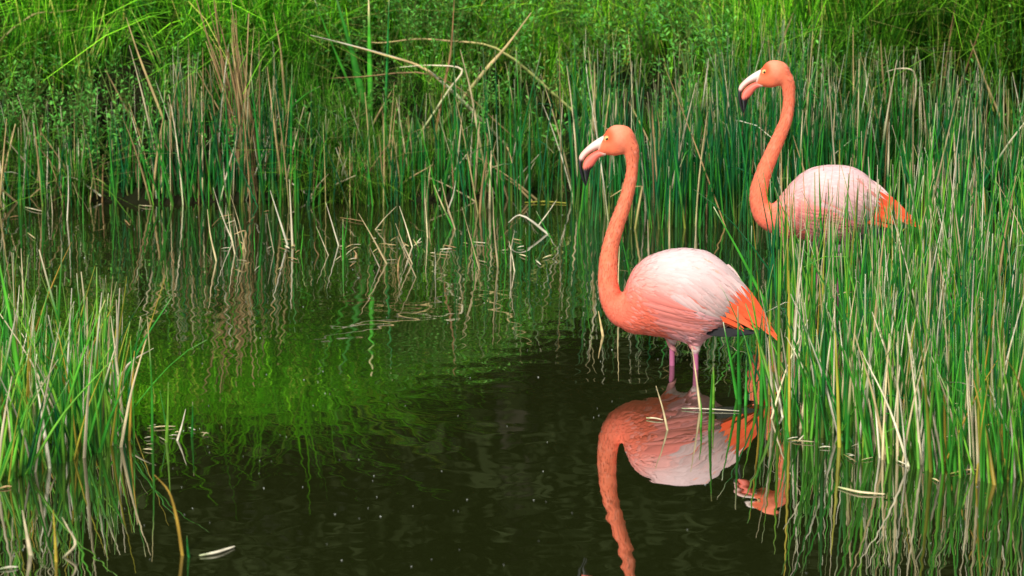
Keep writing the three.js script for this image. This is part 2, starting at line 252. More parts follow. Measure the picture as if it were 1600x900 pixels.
// a reed from its foot on the water to its tip (photograph pixels), standing in the plane of its foot; its origin is its foot
function standing(name, path, wpx, kind, label, category, group, depthShift = 0, over = 0) {
  const foot = path[0], b = onLand(...foot, over), d = -b[2], lean = (ri() - 0.5) * 0.12 + depthShift, list = path.map(([x, y], k) => { const p = k ? atDepth(x, y, d - lean * k / (path.length - 1)) : b; return [p[0] - b[0], p[1] - b[1], p[2] - b[2]]; });
  const down = V(list[0][0] - list[1][0], list[0][1] - list[1][1], list[0][2] - list[1][2]).normalize().multiplyScalar(0.08 + 0.9 * over); list.unshift([list[0][0] + down.x, Math.min(-0.05 - 0.8 * over, down.y), list[0][2] + down.z]);
  const mb = new MB(), bent = path.length > 2; mb.stem(bent ? curvePts(list, 4 * path.length) : curvePts([list[0], list[1], [lerp(list[1][0], list[2][0], 0.5) + 0.012 * (ri() - 0.5), lerp(list[1][1], list[2][1], 0.5), lerp(list[1][2], list[2][2], 0.5)], list[2]], 7), reedRad(wpx / 2 / pxPerMetre(b)), reedColour(ri, kind), 5, 0.65, ri() * 3.14);
  const m = mesh(name, mb.geo(), reedMat); m.position.set(...b); return tag(m, label, category, group);
}
// the thin reeds of the open shallows
const KIND = { p: ['pale', 'pale straw coloured reed stem standing in the open shallows at mid-pond', 'pale reed stems in the open shallows'], g: ['green', 'green reed stem standing in the open shallows at mid-pond', 'green reed stems in the open shallows'], b: ['brown', 'short brown reed stump poking out of the water at mid-pond', 'brown reed stumps in the open shallows'] };
for (const [bx, by, tx, ty, k, w = 5] of [[338, 409, 324, 327, 'p'], [364, 380, 333, 293, 'p'], [367, 398, 356, 329, 'p', 4], [384, 393, 360, 304, 'p'], [378, 396, 366, 340, 'g', 6], [398, 391, 398, 349, 'g', 3], [428, 396, 417, 333, 'p', 4], [449, 382, 422, 297, 'p', 6], [457, 387, 452, 280, 'p', 6], [498, 400, 491, 378, 'b'], [513, 400, 494, 353, 'p', 4], [529, 384, 509, 316, 'p'], [536, 407, 536, 342, 'g'], [556, 404, 553, 391, 'b', 7], [604, 413, 560, 333, 'p', 6], [593, 418, 578, 387, 'p', 4], [650, 435, 620, 369, 'p', 5], [644, 413, 618, 349, 'p', 5], [644, 387, 624, 322, 'p', 4], [680, 431, 679, 387, 'p', 4], [587, 360, 620, 322, 'p', 4], [711, 360, 689, 280, 'p', 6], [707, 356, 678, 289, 'g', 6], [729, 413, 727, 316, 'g'], [749, 422, 722, 324, 'p'], [742, 418, 740, 324, 'g'], [758, 409, 756, 307, 'g', 4], [778, 418, 770, 293, 'p'], [791, 413, 780, 318, 'g'], [798, 424, 804, 360, 'p'], [804, 424, 795, 376, 'p', 4], [822, 413, 821, 356, 'g'], [835, 413, 835, 376, 'g', 4], [640, 405, 622, 371, 'p', 4], [668, 372, 664, 310, 'p', 4], [331, 411, 319, 393, 'b', 5], [272, 410, 266, 394, 'b', 4], [622, 424, 626, 398, 'b', 6], [655, 396, 652, 366, 'g', 4], [842, 352, 870, 312, 'p', 5], [700, 330, 712, 282, 'p', 5], [860, 372, 838, 330, 'g', 5], [105, 345, 106, 258, 'p', 6], [130, 350, 131, 282, 'g', 6], [82, 335, 78, 290, 'p', 4], [885, 410, 880, 368, 'g', 4], [902, 386, 906, 330, 'g', 5], [538, 380, 543, 330, 'g', 4], [470, 398, 474, 352, 'g', 3]])
  standing('reed', [[bx, by], [tx, ty]], w * 0.64, KIND[k][0], `${by - ty > 88 ? 'tall' : by - ty > 58 ? 'middling' : 'short'} ${k === 'p' ? 'pale straw' : k === 'g' ? 'green' : 'brown'} reed ${tx - bx < -14 ? 'slanting left' : tx - bx > 7 ? 'slanting right' : 'nearly upright'} in the open shallows, ${bx < 300 ? 'far left' : bx < 430 ? 'first bunch from left' : bx < 560 ? 'left of the middle' : bx < 700 ? 'right of the middle' : bx < 850 ? 'right bunch' : 'nearest the front flamingo'}`, 'reed', KIND[k][2]);
for (const [path, w, k, label] of [
  [[[380, 390], [383, 361], [366, 366]], 5, 'straw', 'small kinked straw reed in the shallows, folded over at its top'],
  [[[856, 366], [812, 336], [794, 348]], 6, 'pale', 'pale reed bent over to the right of the open shallows'],
  [[[967, 492], [966, 440], [968, 384]], 5, 'pale', 'thin pale reed rising from open water right behind the front flamingo\'s neck'],
  [[[984, 430], [978, 400], [969, 366]], 5, 'green', 'green reed leaning left between the front flamingo\'s neck and back'],
  [[[1014, 420], [1013, 380], [1012, 343]], 6, 'pale', 'pale reed behind the front flamingo, first to the right of its neck above its back'],
  [[[1046, 400], [1046, 340], [1047, 290]], 5, 'pale', 'tall thin reed behind the middle of the front flamingo\'s back'],
  [[[1086, 402], [1087, 370], [1089, 333]], 6, 'pale', 'pale reed behind the highest point of the front flamingo\'s back'],
  [[[942, 527], [939, 508], [935, 486]], 5, 'straw', 'short straw reed in the water just left of the front flamingo\'s chest'],
  [[[1194, 470], [1158, 400], [1115, 323]], 6, 'green', 'long green reed slanting left in the gap between the two flamingos'],
  [[[1152, 625], [1143, 570], [1130, 503]], 7, 'green', 'green reed slanting across the black feathers under the front flamingo\'s tail'],
  [[[1156, 632], [1154, 560], [1153, 478]], 8, 'green', 'upright green reed in front of the front flamingo\'s orange tail'],
  [[[1114, 632], [1115, 604], [1115, 573]], 6, 'lime', 'short bright green reed in the water right of the front flamingo\'s legs'],
  [[[1094, 642], [1088, 590], [1081, 541]], 5, 'pale', 'thin pale reed crossing before the front flamingo\'s nearer leg'],
  [[[1165, 636], [1166, 600], [1166, 562]], 6, 'green', 'short green reed below the front flamingo\'s tail tip'],
  [[[1043, 673], [1036, 640], [1025, 603]], 6, 'pale', 'pale reed leaning left over the mirrored body of the front flamingo'],
  [[[1095, 669], [1096, 645], [1094, 620]], 6, 'lime', 'reed standing over the middle of the front flamingo\'s mirror image'],
  [[[1109, 673], [1111, 625], [1114, 573]], 7, 'green', 'green reed with yellow foot over the front flamingo\'s mirror image'],
  [[[1213, 600], [1190, 632], [1150, 668]], 0, '', ''],
  [[[285, 870], [276, 810], [263, 767], [241, 742]], 8, 'gold', 'brown and green reed bent to the left, alone in the dark water at bottom left'],
  [[[295, 872], [293, 855], [292, 837]], 7, 'blue', 'short green reed stub beside the bent reed at bottom left'],
  [[[88, 880], [86, 840], [83, 797]], 9, 'gold', 'orange yellow reed stub with a pale top at bottom left'],
  [[[48, 870], [42, 835], [35, 797]], 8, 'pale', 'whitish green reed stub left of the orange stub'],
  [[[100, 872], [118, 850], [106, 825], [97, 808]], 5, 'pale', 'pale reed curling to the left where it meets the water at bottom left'],
  [[[277, 688], [284, 665], [290, 639]], 6, 'pale', 'pale reed stub leaning right in the dark water right of the left reeds'],
  [[[300, 685], [301, 655], [301, 628]], 5, 'green', 'thin green upright reed, farthest right of the left clump\'s strays'],
  [[[262, 682], [257, 650], [250, 610]], 5, 'green', 'green stray reed leaning left beside the left clump'],
  [[[260, 692], [262, 650], [263, 597]], 6, 'lime', 'tall yellow green stray reed beside the left clump'],
  [[[238, 690], [237, 600], [230, 495]], 5, 'green', 'long thin green reed at the right rim of the left clump'],
  [[[237, 676], [238, 664], [237, 654]], 7, 'gold', 'yellow stub in the floating litter right of the left clump'],
  [[[175, 645], [215, 550], [268, 465]], 8, 'green', 'long green blade slanting far to the right out of the left clump'],
  [[[168, 640], [200, 570], [240, 544]], 6, 'pale', 'pale curved reed bending right out of the left clump'],
  [[[140, 620], [137, 540], [136, 464]], 6, 'pale', 'tall pale reed upright in the middle of the left clump'],
  [[[120, 660], [95, 520], [61, 390]], 8, 'green', 'tall green reed with yellow tip leaning left at the top of the left clump'],
  [[[165, 640], [182, 540], [182, 468]], 6, 'pale', 'thin pale reed upright near the right rim of the left clump'],
  [[[85, 665], [90, 530], [97, 388]], 8, 'green', 'tall green blade upright at the top of the left clump'],
  [[[40, 690], [20, 520], [-5, 392]], 9, 'lime', 'tall yellow green blade leaning out at the left edge of the photo'],
]) if (w) standing('reed', path, w, k, label, 'reed');
// the reeds at the front of the two near beds
const told = (kind, h, lean, where) => `${h > 195 ? 'tall' : h > 150 ? 'middling' : 'short'} ${{ green: 'green', lime: 'yellow green', pale: 'pale dry', gold: 'golden brown' }[kind]} reed ${lean < -0.12 ? 'leaning left' : lean > 0.04 ? 'leaning right' : 'nearly upright'} ${where}`;
{
  const r = rng(91), groups = { green: ['green reed in the front row of the right reed bed', 'green reeds at the front of the right bed'], lime: ['yellow green reed in the front row of the right reed bed', 'yellow green reeds at the front of the right bed'], pale: ['pale dry reed in the front row of the right reed bed', 'pale reeds at the front of the right bed'], gold: ['golden brown reed in the front row of the right reed bed', 'golden reeds at the front of the right bed'] };
  for (let k = 0; k < 118; k++) {
    const px = 1180 + 450 * (k + r()) / 118, py = frontEdge(px) - 4 - 42 * Math.pow(r(), 1.4) + 8 * r(); if (nearBird(px, py)) continue;
    const kind = pick(r, [['green', 0.42], ['lime', 0.24], ['pale', 0.24], ['gold', 0.1]]), h = (95 + 135 * r()) * (px < 1260 ? 0.8 : 1), lean = gauss(r) * 0.16 - 0.07, tx = px + h * lean, mid = [px + h * lean * 0.4, py - h * 0.5];
    standing('reed', [[px, py], mid, [tx, py - h]], 4.5 + 3 * r(), kind, told(kind, h, lean, 'in the right bed\'s front row, ' + ['left end', 'left of its middle', 'right of its middle', 'right end'][clamp(Math.floor((px - 1180) / 105), 0, 3)]), 'reed', groups[kind][1], 0.1 * gauss(r));
  }
  const gl = { green: ['green reed standing at the front rim of the left reed clump', 'green reeds at the rim of the left clump'], lime: ['yellow green reed standing at the front rim of the left reed clump', 'yellow green reeds at the rim of the left clump'], pale: ['pale reed standing at the front rim of the left reed clump', 'pale reeds at the rim of the left clump'], gold: ['golden reed standing at the front rim of the left reed clump', 'golden reeds at the rim of the left clump'] };
  for (let k = 0; k < 64; k++) {
    const px = -25 + 238 * r(), py = 757 - 0.3 * Math.max(0, px) - 60 * r() * r(), kind = pick(r, [['green', 0.42], ['lime', 0.36], ['pale', 0.09], ['gold', 0.13]]), h = (130 + 130 * r()) * (px > 150 ? 0.75 : 1), lean = gauss(r) * 0.24 + 0.02;
    standing('reed', [[px, py], [px + h * lean * 0.42, py - h * 0.52], [px + h * lean, py - h]], 4.5 + 3 * r(), kind, told(kind, h, lean, 'at the left clump\'s front rim, ' + ['left end', 'middle', 'right end'][clamp(Math.floor((px + 25) / 80), 0, 2)]), 'reed', gl[kind][1], 0.1 * gauss(r));
  }
}
// dry stalks and broad leaves on the bank
for (const [path, w, k, label, name = 'dry_stalk'] of [
  [[[692, 131], [656, 104], [537, 68], [485, 55]], 6, 'pale', 'long pale dry stalk lying slantwise across the bank at top centre'],
  [[[690, 128], [655, 103], [600, 86], [551, 72]], 5, 'straw', 'straw stalk lying just under the long pale one at top centre'],
  [[[775, 80], [700, 64], [650, 61], [590, 67], [559, 62]], 5, 'straw', 'wavy golden stalk arching flat across the top of the bank'],
  [[[701, 141], [722, 109], [675, 102], [625, 105]], 5, 'pale', 'pale stalk folded over to the left at top centre'],
  [[[695, 131], [704, 82], [710, -4]], 5, 'brown', 'upright brown stalk at the meeting point of the lying stalks'],
  [[[757, 116], [790, 74], [830, 20]], 6, 'straw', 'straw stalk leaning up to the right at top centre'],
  [[[682, 124], [562, 120], [517, 122]], 4, 'brown', 'thin brown stalk lying level on the bank'],
  [[[746, 205], [735, 140], [719, 77]], 4, 'pale', 'thin pale stalk leaning left between lying and upright ones'],
  [[[570, 224], [590, 180], [612, 142]], 5, 'straw', 'straw stalk leaning right above the far water edge'],
  [[[627, 224], [650, 205], [672, 198]], 5, 'brown', 'brown stalk bowed to the right above the far water edge'],
  [[[443, 135], [438, 75], [427, 20]], 6, 'straw', 'straw stalk with green foot, upright right of the tall dry bunch'],
  [[[51, 26], [90, 19], [122, 14]], 4, 'straw', 'thin straw lying on the grass at top left'],
  [[[246, 168], [217, 87], [197, 27]], 4.5, 'straw', 'tall reed with brown tip leaning left before the dark hollow'],
  [[[222, 215], [192, 160], [164, 108]], 5, 'straw', 'straw tipped reed leaning left below the dark hollow'],
  [[[47, 230], [26, 180], [6, 137]], 6, 'straw', 'straw reed leaning left at the left edge above the water'],
  [[[560, 130], [550, 82], [525, -5]], 13, 'green', 'broad green blade rising out of the grass at top centre', 'broad_leaf'],
  [[[578, 124], [577, 60], [576, -5]], 9, 'green', 'second green blade upright beside the broad one at top centre', 'broad_leaf'],
  [[[540, 118], [515, 60], [490, -5]], 7, 'green', 'narrow green blade crossing behind the broad one', 'broad_leaf'],
  [[[604, 130], [606, 60], [608, -5]], 6, 'blue', 'thin blue green blade upright right of the broad ones', 'broad_leaf'],
  [[[440, 190], [475, 150], [500, 135]], 5, 'green', 'green blade slanting right below the lying stalks', 'broad_leaf'],
  [[[1481, 84], [1487, 40], [1496, -5]], 5, 'brown', 'brown stalk upright at the top right'],
  [[[1520, 80], [1530, 50], [1540, 22]], 5, 'brown', 'brown stalk leaning right near the top right corner'],
  [[[1556, 170], [1539, 125], [1516, 62]], 6, 'straw', 'long straw stalk curving left in the dark grass at right'],
  [[[1242, 223], [1280, 217], [1313, 210]], 6, 'pale', 'pale broken reed lying level between back reeds, right of the rear flamingo\'s neck'],
  [[[1220, 74], [1230, 45], [1240, 20]], 5, 'straw', 'straw stalk leaning right above the rear flamingo\'s head'],
  [[[1383, 150], [1379, 110], [1376, 62]], 7, 'straw', 'reed with split straw top standing above the rear flamingo\'s back'],
  [[[1425, 200], [1428, 112], [1405, 107], [1385, 112]], 5, 'pale', 'pale reed folded left at its top behind the rear flamingo'],
]) standing(name, path, w, k, label, name === 'dry_stalk' ? 'stalk' : 'leaf', undefined, 0, path[0][1] < 212 ? 0.26 : 0);
{ // the tall dry bunch left of centre
  const r = rng(57);
  for (let k = 0; k < 34; k++) { const bx = 394 + 11 * gauss(r), by = 292 + 20 * r(), tx = 352 + 24 * gauss(r), ty = -10 + 130 * r(); standing('dry_stalk', [[bx, by], [lerp(bx, tx, 0.42), lerp(by, ty, 0.5)], [tx, ty]], 4 + 3 * r(), k % 3 ? 'brown' : 'straw', `${ty < 20 ? 'tallest' : ty < 70 ? 'tall' : 'shorter'} ${k % 3 ? 'brown' : 'straw coloured'} stalk ${tx - bx < -55 ? 'leaning far left' : tx - bx < -25 ? 'leaning left' : 'nearly upright'} in the dry bunch left of centre`, 'stalk', 'tall dry stalks in the bunch left of centre', 0.05 * gauss(r)); }
  for (let k = 0; k < 40; k++) { // broken straws leaning every way along the far margin
    const bx = k < 28 ? 430 + 420 * r() : -10 + 260 * r(), by = 300 + 18 * r(), a = (r() - 0.5) * 2.3, L = 50 + 80 * r(); standing('dry_stalk', [[bx, by], [bx + Math.sin(a) * L * 0.5, by - Math.cos(a) * L * 0.5 - 4], [bx + Math.sin(a) * L, by - Math.cos(a) * L]], 4 + 2 * r(), r() < 0.5 ? 'pale' : 'straw', `${L > 95 ? 'long' : 'short'} broken straw ${a < -0.4 ? 'fallen left' : a > 0.4 ? 'fallen right' : 'almost upright'} at the far water edge, ${bx < 260 ? 'photo\'s left' : bx < 530 ? 'beside the dry bunch' : bx < 650 ? 'below lying stalks' : 'nearest the front flamingo'}`, 'stalk', 'broken straws along the far water edge', 0.1 * gauss(r)); }
}
// straws and leaves afloat
function floating(name, path, wpx, kind, label, category, group) {
  const pts = path.map(([x, y]) => onWater(x, y)), o = pts[0], list = pts.map((p, k) => [p[0] - o[0], 0.004 + 0.002 * (k % 2), p[2] - o[2]]), mb = new MB();
  mb.stem(curvePts(list.length > 2 ? list : [list[0], [lerp(list[0][0], list[1][0], 0.5), 0.006, lerp(list[0][2], list[1][2], 0.5) + 0.01 * (ri() - 0.5)], list[1]], 6), (s) => wpx / 2 / pxPerMetre(o) * (0.45 + 0.55 * Math.sin(Math.PI * clamp(s * 0.9 + 0.08))), reedColour(ri, kind), 5, 0.5, Math.PI / 2);
  const m = mesh(name, mb.geo(), reedMat); m.position.set(...o); return tag(m, label, category, group);
}
for (const [path, w, k, label] of [
  [[[195, 313], [235, 311], [270, 307]], 6, 'lime', 'yellow green reed lying along the far water edge at left'],
  [[[470, 291], [485, 300], [499, 309]], 5, 'gold', 'orange brown straw tilted into the water at the far edge'],
  [[[312, 870], [338, 866], [366, 856]], 8, 'pale', 'white curled leaf afloat in the dark water at bottom left'],
  [[[0, 891], [15, 889], [28, 888]], 6, 'pale', 'pale straw afloat at the bottom left corner'],
  [[[1310, 763], [1345, 772], [1382, 774]], 7, 'pale', 'pale leaf afloat in front of the right reed bed'],
  [[[1485, 742], [1510, 737], [1532, 736]], 5, 'straw', 'straw afloat among the front reeds at right'],
  [[[230, 671], [252, 669], [274, 668]], 4, 'pale', 'thin white straw afloat right of the left clump'],
  [[[1065, 640], [1090, 641], [1155, 644]], 4, 'pale', 'pale straw afloat across the front flamingo\'s mirrored belly'],
  [[[1010, 655], [1022, 656], [1036, 658]], 5, 'pale', 'short pale sliver afloat on the front flamingo\'s mirrored chest'],
  [[[820, 318], [850, 317], [886, 319]], 5, 'gold', 'golden straw lying along the far water edge left of the neck of the front flamingo'],
  [[[0, 765], [10, 763], [18, 762]], 7, 'brown', 'brown stub lying at the foot of the left clump'],
]) floating('floating_straw', path, w, k, label, 'straw');
{
  const r = rng(63);
  for (let k = 0; k < 46; k++) { const x = 330 + 520 * r(), y = 392 + 16 * gauss(r) * 0.8, L = 6 + 22 * r() * r(), a = gauss(r) * 5; floating('floating_straw', [[x, y], [x + L, y + a]], 1.6 + 2 * r(), pick(r, [['pale', 0.6], ['straw', 0.25], ['brown', 0.15]]), 'small broken straw afloat in the litter of the open shallows at mid-pond', 'straw', 'small straws afloat at mid-pond'); }
  for (let k = 0; k < 26; k++) { const x = 1195 + 400 * r(), y = Math.min(frontEdge(x) + 6, 600 + 165 * r()), L = 8 + 30 * r() * r(); floating('floating_straw', [[x, y], [x + L, y + gauss(r) * 6]], 2 + 2 * r(), pick(r, [['pale', 0.7], ['straw', 0.3]]), 'small broken straw afloat between the reeds of the right bed', 'straw', 'small straws afloat in the right bed'); }
  for (let k = 0; k < 10; k++) { const x = 222 + 100 * r(), y = 684 + 10 * gauss(r), L = 5 + 12 * r(); floating('floating_straw', [[x, y], [x + L, y + gauss(r) * 3]], 2 + 2 * r(), 'pale', 'white scrap afloat in the dark water right of the left clump', 'straw', 'white scraps afloat right of the left clump'); }
  for (let k = 0; k < 12; k++) { const x = 640 * r(), y = 322 + 46 * r(), L = 8 + 40 * r() * r(); floating('floating_straw', [[x, y], [x + L, y + gauss(r) * 6]], 1.5 + 1.6 * r(), pick(r, [['pale', 0.5], ['brown', 0.5]]), 'thin straw afloat under the far bank at left', 'straw', 'thin straws afloat under the far bank'); }
  // tiny flecks of down and pollen
  const mb = new MB(); for (let k = 0; k < 240; k++) { const p = onWater(1600 * r(), 320 + 580 * Math.pow(r(), 1.2)), R = 0.001 + 0.0028 * r() * r() * r(), n = 6, c = mul([0.6, 0.62, 0.55], 0.25 + 0.5 * r()), a0 = mb.v([p[0], 0.0035, p[2]], [0, 1, 0], c), a = []; for (let j = 0; j < n; j++) a.push(mb.v([p[0] + Math.cos(j * 1.047) * R * (0.7 + 0.9 * r()), 0.001, p[2] + Math.sin(j * 1.047) * R * (0.8 + r())], [0, 1, 0], c)); for (let j = 0; j < n; j++) mb.i.push(a0, a[(j + 1) % n], a[j]); }
  tag(mesh('pond_specks', mb.geo(), reedMat), 'tiny pale specks scattered over the pond surface', 'specks', null, 'stuff');
}

// ------------------------------------------------------------------ the flamingos
function table(rows) { const col = 1; return (x) => { if (x <= rows[0][0]) return rows[0][col]; for (let i = 1; i < rows.length; i++) if (x < rows[i][0]) { const a = rows[Math.max(0, i - 2)], b = rows[i - 1], c = rows[i], d = rows[Math.min(rows.length - 1, i + 1)], t = (x - b[0]) / (c[0] - b[0]), h = c[0] - b[0], m0 = (c[col] - a[col]) / (c[0] - a[0]) * h, m1 = (d[col] - b[col]) / (d[0] - b[0]) * h; return (2 * t ** 3 - 3 * t * t + 1) * b[col] + (t ** 3 - 2 * t * t + t) * m0 + (-2 * t ** 3 + 3 * t * t) * c[col] + (t ** 3 - t * t) * m1; } return rows[rows.length - 1][col]; }; }
const smin = (a, b, k) => { const h = Math.max(k - Math.abs(a - b), 0) / k; return Math.min(a, b) - h * h * k * 0.25; };
function surfaceNet(f, lo, hi, cell) {
  const nx = Math.ceil((hi[0] - lo[0]) / cell), ny = Math.ceil((hi[1] - lo[1]) / cell), nz = Math.ceil((hi[2] - lo[2]) / cell), sx = nx + 1, sxy = (nx + 1) * (ny + 1), D = new Float32Array(sxy * (nz + 1));
  for (let k = 0; k <= nz; k++) for (let j = 0; j <= ny; j++) for (let i = 0; i <= nx; i++) D[k * sxy + j * sx + i] = f(lo[0] + i * cell, lo[1] + j * cell, lo[2] + k * cell);
  const id = new Int32Array(sxy * (nz + 1)).fill(-1), P = [], idx = [], E = [[0, 1], [0, 2], [0, 4], [1, 3], [1, 5], [2, 3], [2, 6], [3, 7], [4, 5], [4, 6], [5, 7], [6, 7]];
  for (let k = 0; k < nz; k++) for (let j = 0; j < ny; j++) for (let i = 0; i < nx; i++) {
    const o = k * sxy + j * sx + i, d = []; let neg = 0; for (let c = 0; c < 8; c++) { const q = D[o + (c & 1) + ((c >> 1) & 1) * sx + (c >> 2) * sxy]; d.push(q); if (q < 0) neg++; }
    if (neg === 0 || neg === 8) continue;
    let x = 0, y = 0, z = 0, n = 0; for (const [a, b] of E) if ((d[a] < 0) !== (d[b] < 0)) { const t = d[a] / (d[a] - d[b]); x += lerp(a & 1, b & 1, t); y += lerp((a >> 1) & 1, (b >> 1) & 1, t); z += lerp(a >> 2, b >> 2, t); n++; }
    id[o] = P.length / 3; P.push(lo[0] + (i + x / n) * cell, lo[1] + (j + y / n) * cell, lo[2] + (k + z / n) * cell);
  }
  for (let k = 1; k < nz; k++) for (let j = 1; j < ny; j++) for (let i = 1; i < nx; i++) {
    const o = k * sxy + j * sx + i, s = D[o] < 0;
    for (const [step, u, v] of [[1, sx, sxy], [sx, sxy, 1], [sxy, 1, sx]]) if (s !== D[o + step] < 0) { const q = [id[o - u - v], id[o - v], id[o], id[o - u]]; if (s) idx.push(q[0], q[1], q[2], q[0], q[2], q[3]); else idx.push(q[0], q[2], q[1], q[0], q[3], q[2]); }
  }
  return { P, idx };
}
const plume = new THREE.MeshPhysicalMaterial({ vertexColors: true, roughness: 0.85, side: THREE.DoubleSide, sheen: 0.25, sheenRoughness: 0.5, sheenColor: new THREE.Color(1, 0.8, 0.75) });
const billMat = new THREE.MeshPhysicalMaterial({ vertexColors: true, roughness: 0.45, specularIntensity: 0.5 }), irisMat = new THREE.MeshPhysicalMaterial({ color: new THREE.Color(0.85, 0.62, 0.16), roughness: 0.15, clearcoat: 1 }), pupilMat = new THREE.MeshPhysicalMaterial({ color: new THREE.Color(0.01, 0.01, 0.01), roughness: 0.1 });
const PK = { coral: [0.88, 0.165, 0.095], neck: [0.92, 0.185, 0.08], neckPale: [0.93, 0.32, 0.20], orange: [0.76, 0.075, 0.014], white: [0.73, 0.52, 0.50], blush: [0.86, 0.43, 0.40], pink: [0.86, 0.35, 0.36], lilac: [0.80, 0.40, 0.45], leg: [0.42, 0.11, 0.22], black: [0.012, 0.012, 0.014], cream: [0.76, 0.66, 0.58] };
// B: everything in photograph pixels of that bird, y down; foot = where it stands on the water
function flamingo(B) {
  const base = onWater(...B.foot), S = pxPerMetre(base), SY = S * CP, root = new THREE.Group(), r = rng(B.seed), top = table(B.body.map((q) => [q[0], q[1]])), bot = table(B.body.map((q) => [q[0], q[2]])), wid = table(B.body.map((q) => [q[0], q[3]])), x0 = B.body[0][0], x1 = B.body[B.body.length - 1][0];
  root.name = numbered('flamingo'); root.position.set(...base); scene.add(root); tag(root, B.label, 'flamingo', 'flamingos standing in the pond');
  const loc = (p) => { const swing = (B.swing ?? 0) * smooth(486, 270, p[1]) * smooth(1012, 975, p[0]); return [(p[0] - B.foot[0]) / S, (B.foot[1] - p[1] + swing * 0.24) / SY, (p[2] + swing) / S]; };
  const hs = B.head.scale, ct = Math.cos(B.head.turn), st = Math.sin(B.head.turn), head = (x, y) => { const a = (x - 945) * hs, b = (y - 220) * hs; return [B.head.eye[0] + a * ct - b * st, B.head.eye[1] + a * st + b * ct]; };
  const neck = new THREE.CatmullRomCurve3(B.neck.map((q) => V(q[0], q[1], q[2] - (q[2] < 14 ? 1.1 : 0.5))), false, 'centripetal').getPoints(46).map((p) => [p.x, p.y, p.z]);
  let nx0 = 1e9, nx1 = -1e9, ny0 = 1e9, ny1 = -1e9; for (const q of neck) { nx0 = Math.min(nx0, q[0] - q[2]); nx1 = Math.max(nx1, q[0] + q[2]); ny0 = Math.min(ny0, q[1] - q[2]); ny1 = Math.max(ny1, q[1] + q[2]); }
  const blobs = [[962, 222, 21, 21, 16.5], [949, 231, 15, 14, 13], [941, 233, 10.5, 12.5, 11], [958, 236, 15, 11, 12], [972, 219, 15.5, 15, 13.5]].map(([x, y, a, b, c]) => [...head(x, y), a * hs, b * hs, c * hs]);
  const bed = B.foot[1] + 0.37 * SY, legs = B.legs;
  const capsule = (x, y, z, ax, ay, az, ra, bx, by, bz, rb) => { const vx = bx - ax, vy = by - ay, vz = bz - az, wx = x - ax, wy = y - ay, wz = z - az, t = clamp((wx * vx + wy * vy + wz * vz) / (vx * vx + vy * vy + vz * vz + 1e-9)), dx = wx - vx * t, dy = wy - vy * t, dz = wz - vz * t; return Math.sqrt(dx * dx + dy * dy + dz * dz) - (ra + (rb - ra) * t); };
  const f = (x, y, z) => {
    const xc = clamp(x, x0, x1), ta = top(xc), bb = bot(xc), ry = Math.max(1, (bb - ta) / 2), rz = Math.max(1, wid(xc)), q = (y - (ta + bb) / 2) / ry;
    const zz = z / (rz * (1 - 0.12 * q)); let d = (Math.sqrt(q * q + zz * zz) - 1) * Math.min(ry, rz) * 0.9; if (x !== xc) d = Math.max(d, 0) + Math.abs(x - xc);
    let dn = 1e9; if (x > nx0 - 30 && x < nx1 + 30 && y > ny0 - 30 && y < ny1 + 30) for (let i = 0; i + 1 < neck.length; i++) { const a = neck[i], b = neck[i + 1]; if (Math.abs(a[1] - y) > 60) continue; dn = Math.min(dn, capsule(x, y, z, a[0], a[1], 0, a[2], b[0], b[1], 0, b[2])); }
    if (y < ny0 + 70) for (const e of blobs) { const u = (x - e[0]) / e[2], v = (y - e[1]) / e[3], w = z / e[4], k = Math.sqrt(u * u + v * v + w * w); dn = smin(dn, (k - 1) * Math.min(e[2], e[4]), 5); }
    d = smin(d, dn, 13);
    if (y > B.foot[1] - 75) for (const L of legs) {
      const thigh = capsule(x, y, z, L.x - 2, L.hip - 12, L.z, 15, L.x, L.hip + 9, L.z, 7.5); d = smin(d, thigh, 9);
      let dl = capsule(x, y, z, L.x, L.hip + 5, L.z, 4.3, L.x + L.slant, B.foot[1] + 20, L.z, 4.1); dl = Math.min(dl, capsule(x, y, z, L.x + L.slant, B.foot[1] + 20, L.z, 6, L.x + L.slant + 6, bed - 5, L.z, 4.5));
      for (const q of [-0.5, 0, 0.5]) dl = Math.min(dl, capsule(x, y, z, L.x + L.slant + 6, bed - 4, L.z, 4, L.x + L.slant - 28, bed, L.z + 34 * q, 3)); d = smin(d, dl, 3);
    }
    return d;
  };
  const grad = (x, y, z, e = 0.8) => V(f(x + e, y, z) - f(x - e, y, z), f(x, y + e, z) - f(x, y - e, z), f(x, y, z + e) - f(x, y, z - e)).normalize();
  const neckAt = (x, y) => { let best = 1e9, k = 0; for (let i = 0; i < neck.length; i++) { const d = (x - neck[i][0]) ** 2 + (y - neck[i][1]) ** 2; if (d < best) { best = d; k = i; } } return [k / (neck.length - 1), Math.sqrt(best), k]; };
  // colour of the plumage at a place on the body
  const colour = (x, y, z) => {
    const jit = 1 + 0.07 * noise(x * 0.35, y * 0.35, z * 0.35) + 0.05 * noise(x * 1.3, y * 1.3, z);
    for (const L of legs) if (y > L.hip + 2 && Math.abs(x - L.x) < 16) { const t = smooth(L.hip + 12, L.hip + 18, y + 2 * noise(x, y)); return mul(mix(PK.white, PK.leg, t), jit); }
    const [k, dist] = neckAt(x, y), u = clamp((x - x0) / (x1 - x0)), v = clamp((y - top(clamp(x, x0, x1))) / Math.max(4, bot(clamp(x, x0, x1)) - top(clamp(x, x0, x1))));
    const n1 = noise(x * 0.05, y * 0.05, 4 + z * 0.02), n2 = noise(x * 0.14, y * 0.2, 9);
    let b = mix(PK.white, PK.blush, smooth(0.15, 0.52, v + 0.10 * n1 + 0.04 * n2 - 0.25 * (u - 0.4)));
    b = mix(b, PK.pink, smooth(0.42, 0.78, v + 0.10 * n1 - 0.1 * (u - 0.4)));
